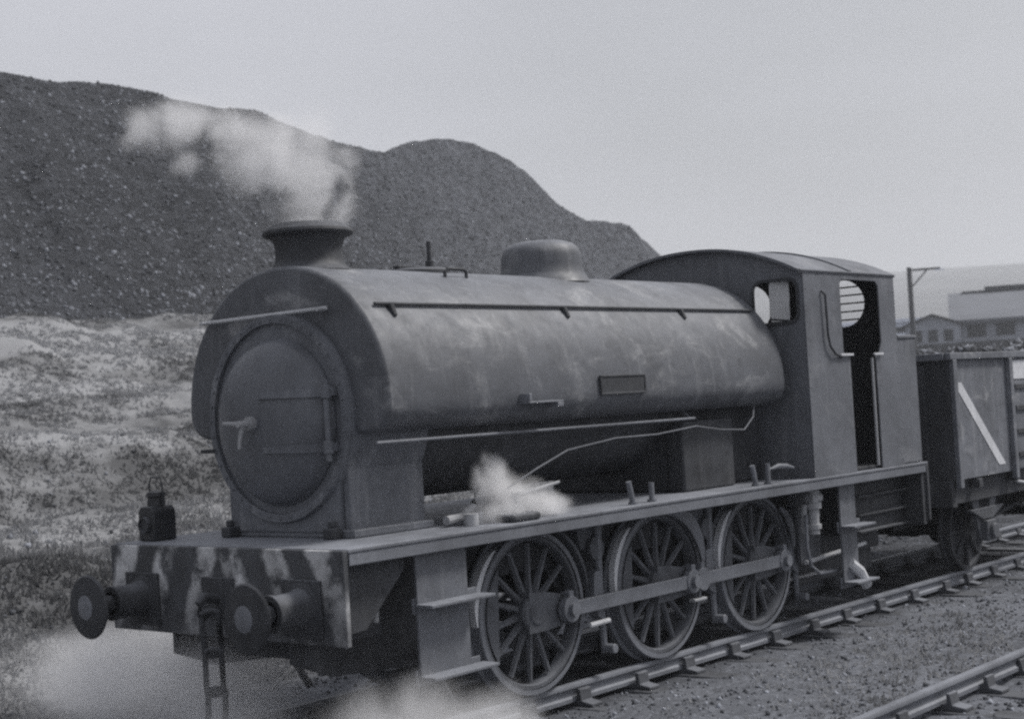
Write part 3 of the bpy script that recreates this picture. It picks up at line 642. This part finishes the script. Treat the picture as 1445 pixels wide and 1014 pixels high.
# wheels -----------------------------------------------------------------------
def wheel(R=.648, spokes=14, w=(.68, .82)):
    m = MB(); yi, yo = -w[0], -w[1]; ym = (yi+yo)/2
    rr = R-.05
    m.lathe([(rr-.04, yi-.02), (rr, yi-.02), (rr, yo+.012), (rr-.03, yo+.012), (rr-.04, yo+.03), (rr-.04, yi-.02)], 'y', (0, 0, 0), 72)
    m.lathe([(1e-4, yo-.05), (.09, yo-.05), (.105, yo-.035), (.14, yo-.03), (.155, yo-.01), (.155, yi), (1e-4, yi)], 'y', (0, 0, 0), 40)
    for k in range(spokes):
        a = 2*PI*(k+.5)/spokes; M_ = Matrix.Rotation(-a, 4, 'Y')
        v = []
        for r, hw, d in ((.12, .034, .038), (.30, .026, .028), (rr-.06, .022, .024)):
            for (ww, dd_) in ((hw, 0), (hw*.5, -d), (-hw*.5, -d), (-hw, 0), (-hw*.5, d), (hw*.5, d)): v.append((r, ym+dd_-.005, ww))
        f = []
        for q in range(2):
            for i in range(6): f.append((q*6+i, q*6+(i+1) % 6, (q+1)*6+(i+1) % 6, (q+1)*6+i))
        m.add(v, f, M_)
    # crank boss towards +x
    m.prism([(-.10, -.16), (.12, -.15), (.33, -.12), (.42, -.07), (.445, 0), (.42, .07), (.33, .12), (.12, .15), (-.10, .16)], yo-.035, ym, 'y')
    o = m.build('wheel', M['wheel'], bevel=0)
    t = MB(); t.lathe([(rr+.0015, yi-.0), (R+.030, yi), (R+.030, yi-.022), (R+.004, yi-.036), (R, yi-.06), (R-.004, yo+.006), (R-.010, yo), (rr+.0015, yo)], 'y', (0, 0, 0), 96); t.build('tyre', M['rod'], o)
    b = MB(); pts = [((rr-.06)*math.cos(a), (rr-.06)*math.sin(a)) for a in np.radians(np.linspace(138, 222, 14))]+[(-.40+.0*k, .30-.6*k/6) for k in range(7)][::-1]
    b.prism(pts, yo+.02, yi-.03, 'y'); b.build('balance_weight', M['wheel'], o)
    c = MB(); c.cyl((.33, 0, 0), .055, yo-.17, yo-.02, 'y', 20); c.build('crank_pin', M['rod'], o)
    return o
w0 = wheel(); wheels = []
for i, x in enumerate((0, 1.753, 3.353)):
    a = rad(3)
    if i == 0: w0.parent = L; w0.location = (0, 0, .648); w0.rotation_euler = (0, a, 0)
    else: copy_tree(w0, L, (x, 0, .648), (0, a, 0))
    copy_tree(w0, L, (x, 0, .648), (0, rad(-90), PI))
    m = MB(); m.cyl((x, 0, .648), .085, -.70, .70, 'y', 20); m.build('axle', M['frame'], L)
# coupling rods
PZ = .648-.33*math.sin(rad(3)); 
def rodbar(x0, x1, yc, z, name):
    m = MB(); m.prism([(x0, z-.058), (x1, z-.058), (x1, z+.058), (x0, z+.058)], yc-.022, yc+.022, 'y')
    for xx in (x0, x1): m.cyl((xx, 0, z), .105, yc-.034, yc+.034, 'y', 28); m.box(xx-.03, xx+.03, yc-.03, yc+.03, z+.095, z+.15)
    return m.build(name, M['rod'], L, bevel=.006)
rodbar(.33, 2.083, -.915, PZ, 'coupling_rod'); rodbar(2.24, 3.683, -.915, PZ+.002, 'coupling_rod')
rodbar(0, 1.753, .915, .978, 'coupling_rod'); rodbar(1.92, 3.353, .915, .98, 'coupling_rod')
# wheel guards: narrow curved plates ahead of each wheel
def guard(cx, a0_, a1_, r, wd, mat, y0, y1):
    m = MB(); k = 18; v = []; f = []
    for i in range(k+1):
        a = rad(a0_+(a1_-a0_)*i/k); ta = math.sin(PI*min(1, max(.04, i/k)))**.6
        for rr in (r, r+wd*ta):
            for y in (y0, y1): v.append((cx+rr*math.cos(a), y, .648+rr*math.sin(a)))
    for i in range(k):
        p = i*4; q = p+4; f += [(p, q, q+2, p+2), (p+1, p+3, q+3, q+1), (p, p+1, q+1, q), (p+2, q+2, q+3, p+3)]
    f += [(0, 2, 3, 1), (k*4, k*4+1, k*4+3, k*4+2)]
    m.add(v, f); m.build('wheel_guard', mat, L)
for cx in (0, 1.753, 3.353): guard(cx, 181, 130, .705, .05, M['white'], -.86, -.80)  # painted white to stand in for bright light; the footplate shades these plates
guard(1.753, 85, 8, .60, .13, M['rod'], -.872, -.858); guard(3.353, 50, 6, .62, .09, M['rod'], -.872, -.858)
guard(0, 60, 10, .69, .03, M['wheel'], -.84, -.66)
# brake hangers and blocks
for cx in (.93, 2.62, 4.13):
    for s in (-1, 1):
        m = MB(); y = s*.78; m.tube([(cx, y, 1.30), (cx-.02, y, .8), (cx, y, .18)], [.035, .035, .03], 8); m.cyl((cx, 0, .22), .04, *sorted((y, y+s*.12)), 'y', 12)
        m.prism([(cx-.02, .45), (cx-.12, .5), (cx-.16, .68), (cx-.14, .86), (cx-.03, .88)], y-.05, y+.05, 'y'); m.build('brake_hanger', M['rod'], L, bevel=.005)
m = MB(); m.tube([(.5, -.62, .36), (5.0, -.62, .36)], .02, 8); m.build('brake_rod', M['pipe'], L)
m = MB(); m.tube([(.60, -.90, .46), (.86, -.90, .465)], .022, 10); m.build('lit_rod_bar', M['bright'], L)  # bright bar standing in for a sunlit stretch of the brake rod
m = MB(); m.box(2.1, 2.3, -.93, -.86, .44, .47); m.build('lit_rod_block', M['pipe'], L, bevel=.01)  # pale block, likewise painted as a lit bit of the brake rod
# spring hangers & axlebox shapes on the frame between wheels
for cx in (.87, 2.55):
    m = MB(); m.prism([(cx-.22, 1.38), (cx+.22, 1.38), (cx+.14, 1.05), (cx-.14, 1.05)], -.75, -.655, 'y'); m.cyl((cx+.02, 0, 1.05), .10, -.80, -.66, 'y', 20); m.build('spring_bracket', M['wheel'], L, bevel=.01)
m = MB(); m.tube([(-1.95, -1.02, 1.36), (-1.93, -1.03, 1.1), (-1.90, -1.0, .86)], [.02, .035, .02], 10); m.build('sand_pipe', M['pipe'], L)
# cylinder drain & guard irons at front
for s in (-1, 1):
    m = MB(); m.tube([(-1.15, s*.76, .62), (-1.1, s*.78, .35), (-.95, s*.78, .12)], [.04, .03, .03], 8); m.build('guard_iron', M['frame'], L)
# ---------------------------------------------------------------- lamp standing on the front footplate
lm = empty('oil_lamp', (-2.12, 1.09, 1.411)); tag(lm, 'black oil headlamp with wire handle standing on the front end of the footplate', 'lamp')
m = MB(); m.prism([(-.085, 0), (.085, 0), (.085, .20), (.055, .235), (-.055, .235), (-.085, .20)], -.09, .09, 'x'); m.build('lamp_body', M['lens'], lm, bevel=.012)
m = MB(); m.lathe([(.06, .235), (.055, .29), (.068, .30), (.06, .325), (1e-4, .34)], 'z', (0, 0, 0), 24); m.build('lamp_chimney', M['lens'], lm)
m = MB(); m.lathe([(.055, -.09), (.055, -.115), (.045, -.115), (.045, -.10), (1e-4, -.10)], 'x', (0, 0, .11), 24); m.build('lamp_lens', M['frame'], lm)
m = MB(); m.tube([(0, -.075, .235), (0, -.07, .38), (0, -.05, .425), (0, .05, .425), (0, .07, .38), (0, .075, .235)], .006, 8); m.build('handle', M['frame'], lm)
lm.scale = (1.18, 1.12, 1.12)

# ---------------------------------------------------------------- coal wagon
Wg = empty('coal_wagon', (7.0, 0, 0)); tag(Wg, 'steel mineral wagon with white diagonal stripe coupled behind the locomotive', 'wagon')
WL = 5.03; WY = 1.22
def wpart(m, name, mat, parent=None, **k): return m.build(name, mat, parent or Wg, **k)
m = MB(); m.box(.06, WL-.06, -WY, -WY+.02, 1.14, 2.50); m.box(.06, WL-.06, WY-.02, WY, 1.14, 2.50); side = wpart(m, 'side_panel', M['wagon'], bevel=.003)
m = MB(); m.box(0, .05, -WY, WY, 1.14, 2.50)
for yy in (-.9, -.45, 0, .45, .9): m.box(-.06, .01, yy-.05, yy+.05, 1.15, 2.44)
wpart(m, 'end_panel', M['wagonframe'], bevel=.004); m = MB(); m.box(WL-.05, WL, -WY, WY, 1.14, 2.50); wpart(m, 'end_panel', M['wagonframe'])  # end panels take the dark underframe colour; their shade is painted in
m = MB(); m.box(-.03, WL+.03, -WY-.055, -WY+.02, 2.502, 2.58); m.box(-.03, WL+.03, WY-.02, WY+.055, 2.502, 2.58); m.box(-.06, .02, -WY+.021, WY-.021, 2.502, 2.58); m.box(WL-.02, WL+.06, -WY+.021, WY-.021, 2.502, 2.58); wpart(m, 'top_rim', M['wagon'], bevel=.008)
for xx in (.03, 1.63, 3.25, WL-.10):
    for s in (-1, 1):
        m = MB(); m.box(xx, xx+.10, *sorted((s*WY, s*(WY+.06))), 1.05, 2.50); wpart(m, 'side_post', M['wagon'], bevel=.008)
for s in (-1, 1):
    m = MB(); m.box(1.80, 3.19, *sorted((s*WY, s*(WY+.03))), 1.16, 2.22); dw = wpart(m, 'side_door', M['wagon'], bevel=.006)
    m = MB()
    for zz in (1.30, 1.58, 1.86, 2.12): m.box(1.78, 3.21, *sorted((s*(WY+.03), s*(WY+.055))), zz, zz+.06)
    m.build('door_strap', M['wagonframe'], dw, bevel=.005)
    m = MB(); m.box(1.80, 3.19, *sorted((s*WY, s*(WY+.022))), 2.24, 2.47); wpart(m, 'top_flap', M['white'], bevel=.004)
m = MB(); v = [(.13, -WY-.006, 2.24), (.33, -WY-.006, 2.24), (1.46, -WY-.006, 1.24), (1.26, -WY-.006, 1.24)]
m.add(v+[(a, b+.004, c) for a, b, c in v], [(0, 1, 2, 3), (7, 6, 5, 4), (0, 4, 5, 1), (1, 5, 6, 2), (2, 6, 7, 3), (3, 7, 4, 0)]); m.build('end_door_stripe', M['white'], side)
m = MB(); m.box(-.02, WL+.02, -1.12, -1.06, .86, 1.13); m.box(-.02, WL+.02, 1.06, 1.12, .86, 1.13); m.box(-.05, .08, -1.2, 1.2, .84, 1.135); m.box(WL-.08, WL+.05, -1.2, 1.2, .84, 1.135); m.box(.1, WL-.1, -1.0, 1.0, 1.10, 1.136)
for xx in (.6, 1.7, 3.3, 4.3): m.box(xx, xx+.1, -WY-.03, -1.13, 1.02, 1.12)
wpart(m, 'underframe', M['wagonframe'], bevel=.006)
for ax in (1.14, 3.89):
    m = MB(); m.cyl((ax, 0, .475), .07, -.72, .72, 'y'); wpart(m, 'axle', M['wagonframe'])
    for s in (-1, 1):
        m = MB(); m.lathe([(1e-4, .70), (.11, .70), (.11, .73), (.18, .745), (.38, .745), (.40, .70), (.505, .68), (.505, .71), (.475, .725), (.472, .815), (.43, .82), (.41, .775), (.17, .785), (.12, .81), (1e-4, .81)], 'y', (0, 0, 0), 56)
        for k in range(8):
            a = 2*PI*k/8; m.tube([(.12*math.cos(a), .80, .12*math.sin(a)), (.42*math.cos(a), .80, .42*math.sin(a))], .028, 8)
        o = wpart(m, 'wheel', M['wagonframe'], loc=(ax, 0, .475)); o.rotation_euler = (0, 0, PI if s < 0 else 0)
        m = MB(); ys = sorted((s*1.0, s*1.14)); m.box(ax-.13, ax+.13, ys[0], ys[1], .36, .60); m.cyl((ax, 0, .475), .09, *sorted((s*1.14, s*1.19)), 'y'); wpart(m, 'axlebox', M['wheel'], bevel=.012)
        m = MB(); m.prism([(ax-.36, .88), (ax-.15, .38), (ax-.10, .38), (ax-.16, .86), (ax+.16, .86), (ax+.10, .38), (ax+.15, .38), (ax+.36, .88)], *sorted((s*1.02, s*1.06)), 'y')
        for k in range(6):
            hl = .46-.06*k; zc_ = .74-.022*k; m.box(ax-hl, ax+hl, *sorted((s*1.02, s*1.10)), zc_-.01, zc_+.009)
        wpart(m, 'leaf_spring', M['wheel'], bevel=.003)
for s in (-1, 1):
    m = MB(); m.tube([(2.55, s*1.16, .66), (3.2, s*1.22, .62), (3.6, s*1.24, .70), (4.45, s*1.24, .62)], [.018, .018, .018, .03], 8); m.tube([(1.9, s*1.16, 1.0), (2.2, s*1.2, .95), (2.5, s*1.2, .72)], .02, 8); wpart(m, 'brake_lever', M['bright'])
    m = MB(); m.prism([(2.3, .86), (2.5, .60), (2.6, .60), (2.8, .86)], *sorted((s*1.08, s*1.11)), 'y'); m.tube([(1.55, s*.78, .50), (2.5, s*.9, .68), (3.5, s*.78, .50)], .025, 8); m.prism([(1.62, .30), (1.72, .34), (1.76, .5), (1.72, .66), (1.63, .62)], *sorted((s*.72, s*.82)), 'y'); m.box(.2, 4.8, *sorted((s*.30, s*.34)), .55, .86); m.box(1.9, 2.3, *sorted((s*.2, s*.6)), .3, .84); wpart(m, 'brake_gear', M['wagonframe'])
    for e, xx in ((PI, WL+.05), (0, -.05)):
        o = copy_tree(b1, Wg, (xx, s*.87, 1.02), (0, 0, e)); o.scale = (.55, .9, .9)
cpl = MB(); cpl.tube([(6.25, 0, 1.02), (6.45, 0, .95), (6.6, 0, .92), (6.8, 0, .95), (6.95, 0, 1.02)], .03, 8); cpl.build('coupling_link', M['frame'], L)
# coal load: humped heap of lumps
n = 5200; cx = 7.1+rng.random(n)*4.85; cy2 = -1.15+rng.random(n)*2.3
hz = 2.44+.17*(1-(np.abs(cy2)/1.15)**2)+.34*vnoise(cx, cy2, .8, 41)+.12*vnoise(cx, cy2, 2.6, 42)
ld = stones('coal_load', np.stack([cx, cy2, hz], -1), .04+.07*rng.random(n)**2, M['coal'])
m = MB(); m.box(.03, WL-.03, -WY+.03, WY-.03, 1.3, 2.40); wpart(m, 'wagon_floor', M['wagonframe'])

# ---------------------------------------------------------------- buildings and pole beyond the wagon
def at(az_deg, d): a = rad(az_deg); return -9.13+d*math.sin(a), -8.468+d*math.cos(a)
rz66 = rad(90-66)-PI/2    # local +x runs to the right across the view, local +y away
bd = empty('works_building', (126.9, 55.0, 5.0), rz66); tag(bd, 'long low works building with wide sloping roof and window row', 'building')
m = MB(); m.box(3, 75, 0, 30, -5, 2.75); wl = m.build('wall', M['farwall'], bd)
m = MB(); m.prism([(-.8, 2.76), (14, 6.15), (30.8, 2.76), (30.8, 2.5), (14, 5.9), (-.8, 2.5)], 2.6, 75.4, 'x'); rf = m.build('roof', M['farroof'], bd)
m = MB(); m.box(6.3, 26, 13, 15, 6.0, 6.55); m.box(4, 6.28, 13, 15, 5.9, 6.2); m.box(27, 50, 13, 15, 6.0, 6.75); m.build('ridge_ventilator', M['fardark'], rf)
for k in range(20):
    m = MB(); m.box(4.2+k*2.6, 5.9+k*2.6, -.05, -.01, 1.1, 2.3); wd = m.build('window', M['fardark'], bd)
m = MB(); m.box(-30, 75, -8.2, -8.0, -5, .5); m.build('yard_fence', M['fardark'], bd)
gs = empty('gabled_shed', (126.7, 54.3, 4.9), rz66); tag(gs, 'small gabled shed at the left end of the long works roof', 'shed')
m = MB(); m.prism([(-2., -5), (3.0, -5), (3.0, 2.4), (.5, 3.3), (-2., 2.4)], -3.4, -.1, 'y'); m.build('wall', M['farwall'], gs)
m = MB(); m.prism([(-2.3, 2.35), (.5, 3.36), (3.3, 2.35), (3.3, 2.5), (.5, 3.52), (-2.3, 2.5)], -3.8, -.06, 'y'); m.build('roof', M['fardark'], gs)
for xx in (-1.3, .1, 1.5): m = MB(); m.box(xx, xx+.8, -3.46, -3.41, .9, 2.0); m.build('window', M['fardark'], gs)
lb = empty('low_white_building', (143.4, 66.6, 6.2), rz66); tag(lb, 'low whitewashed building glimpsed between the cab and the telegraph pole', 'building')
m = MB(); m.box(-6, 5, 0, 5, -6, 2.5); m.build('wall', M['farwhite'], lb)
m = MB(); m.box(-6.02, 5.02, -.08, -.01, 1.4, 2.0); m.build('window_band', M['fardark'], lb)
m = MB(); m.box(-6.3, 5.3, -.4, 5.4, 2.52, 2.9); m.build('roof', M['farwhite'], lb)
tp = empty('telegraph_pole', (99.35, 42.85, 4.5), rz66); tag(tp, 'tall dark pole with one side arm standing before the distant hillside', 'pole')
m = MB(); m.tube([(0, 0, -4), (0, 0, 6.5)], [.24, .18], 12); m.build('post', M['pole'], tp)
m = MB(); m.box(.2, 2.3, -.08, .08, 6.2, 6.36); m.tube([(.15, 0, 5.0), (1.3, 0, 6.2)], .06); m.build('crossarm', M['pole'], tp)
m = MB(); m.box(1.9, 2.6, -.15, .15, 6.12, 6.2); m.build('lamp_shade', M['farwhite'], tp)

# ---------------------------------------------------------------- steam
def steam(name, label, blobs, dens, nscale, rag=.5, thr=.45):
    """blobs: (centre, radii) in metres; density falls off from each and is torn by noise"""
    lo = [min(c[i]-r[i]*1.25 for c, r in blobs) for i in range(3)]; hi = [max(c[i]+r[i]*1.25 for c, r in blobs) for i in range(3)]
    m = MB(); m.box(lo[0], hi[0], lo[1], hi[1], lo[2], hi[2])
    mt = bpy.data.materials.new(name+'_vapour'); mt.use_nodes = True; t = mt.node_tree; t.nodes.clear()
    def nn(ty, **k):
        q = t.nodes.new(ty)
        for a, v in k.items(): setattr(q, a, v)
        return q
    out = nn('ShaderNodeOutputMaterial'); pv = nn('ShaderNodeVolumePrincipled'); pv.inputs['Color'].default_value = (.97, .97, .98, 1); pv.inputs['Anisotropy'].default_value = .2
    geo = nn('ShaderNodeTexCoord')
    nz1 = nn('ShaderNodeTexNoise'); nz1.inputs['Scale'].default_value = nscale; nz1.inputs['Detail'].default_value = 7; nz1.inputs['Roughness'].default_value = .62; nz1.inputs['Distortion'].default_value = .5
    t.links.new(geo.outputs['Object'], nz1.inputs['Vector'])
    acc = None
    for c, r in blobs:
        sub = nn('ShaderNodeVectorMath', operation='SUBTRACT'); sub.inputs[1].default_value = c; t.links.new(geo.outputs['Object'], sub.inputs[0])
        div = nn('ShaderNodeVectorMath', operation='DIVIDE'); div.inputs[1].default_value = r; t.links.new(sub.outputs[0], div.inputs[0])
        ln = nn('ShaderNodeVectorMath', operation='LENGTH'); t.links.new(div.outputs[0], ln.inputs[0])
        inv = nn('ShaderNodeMath', operation='SUBTRACT'); inv.inputs[0].default_value = 1.; t.links.new(ln.outputs['Value'], inv.inputs[1])
        if acc is None: acc = inv.outputs[0]
        else:
            mxn = nn('ShaderNodeMath', operation='SMOOTH_MAX'); mxn.inputs[2].default_value = .2; t.links.new(acc, mxn.inputs[0]); t.links.new(inv.outputs[0], mxn.inputs[1]); acc = mxn.outputs[0]
    n_ = nn('ShaderNodeMath', operation='SUBTRACT'); n_.inputs[1].default_value = thr; t.links.new(nz1.outputs['Fac'], n_.inputs[0])
    k = nn('ShaderNodeMath', operation='MULTIPLY'); k.inputs[1].default_value = rag*4; t.links.new(n_.outputs[0], k.inputs[0])
    ad = nn('ShaderNodeMath', operation='ADD'); t.links.new(acc, ad.inputs[0]); t.links.new(k.outputs[0], ad.inputs[1])
    mr = nn('ShaderNodeMapRange'); mr.interpolation_type = 'SMOOTHSTEP'; mr.inputs['From Min'].default_value = .05; mr.inputs['From Max'].default_value = .95; mr.inputs['To Max'].default_value = dens
    t.links.new(ad.outputs[0], mr.inputs['Value'])
    # never any vapour beyond the blobs' own reach
    lim = nn('ShaderNodeMapRange'); lim.inputs['From Min'].default_value = -.2; lim.inputs['From Max'].default_value = .1; t.links.new(acc, lim.inputs['Value'])
    fin = nn('ShaderNodeMath', operation='MULTIPLY'); t.links.new(mr.outputs[0], fin.inputs[0]); t.links.new(lim.outputs[0], fin.inputs[1])
    t.links.new(fin.outputs[0], pv.inputs['Density']); t.links.new(pv.outputs[0], out.inputs['Volume'])
    o = m.build(name, mt, smooth=False); tag(o, label, 'steam', kind='stuff'); return o
def lu(L_, U, r, d=0): return ((-1.42-.64*L_+.77*d, .77*L_+.64*d, 3.73+U), (r, r, r*.9))
steam('chimney_steam', 'white steam blowing from the chimney across the tip', [lu(0, .0, .31), lu(-.03, .18, .40), lu(-.02, .42, .46), lu(.15, .50, .48), lu(.38, .48, .40), lu(.55, .72, .44), lu(.90, .80, .34), lu(1.2, .80, .27), lu(-.06, .66, .32), lu(.85, .52, .20)], 3.6, 2.9, rag=.7, thr=.53)
steam('cylinder_steam', 'puff of steam low on the footplate behind the smokebox', [((-.55, -.98, 1.47), (.36, .26, .16)), ((-.36, -1.0, 1.56), (.38, .26, .22)), ((-.55, -.95, 1.70), (.24, .2, .26)), ((.0, -1.0, 1.5), (.32, .22, .14)), ((-.44, -.9, 1.82), (.13, .12, .14))], 17., 4.5, rag=.38, thr=.51)
steam('drain_steam', 'steam drifting over the ground beneath the buffer beam', [((-2.2, -1.55, .20), (.8, .5, .46)), ((-1.5, -1.6, .05), (.65, .5, .40)), ((-2.9, -1.6, .0), (.6, .5, .3))], 3.2, 1.7, rag=.42, thr=.49)
steam('drifting_steam', 'thin steam blowing away beyond the front buffers', [((-2.3, .3, .40), (1.0, .9, .48)), ((-2.0, 1.4, .35), (1.3, 1.0, .55)), ((-1.4, 2.6, .2), (1.4, 1.2, .55)), ((-2.8, -.3, .15), (.8, .7, .35))], 1.5, 1.1, rag=.42, thr=.5)

# ---------------------------------------------------------------- haze
m = MB(); m.box(-3800, 3800, -3800, 3800, -24, 190)
hm = bpy.data.materials.new('pale_haze'); hm.use_nodes = True; t = hm.node_tree; t.nodes.clear()
out = t.nodes.new('ShaderNodeOutputMaterial'); pv = t.nodes.new('ShaderNodeVolumePrincipled'); pv.inputs['Color'].default_value = (.9, .92, .95, 1); pv.inputs['Density'].default_value = .0007; pv.inputs['Anisotropy'].default_value = .1
t.links.new(pv.outputs[0], out.inputs['Volume'])
o = m.build('haze', hm, smooth=False); tag(o, kind='stuff')
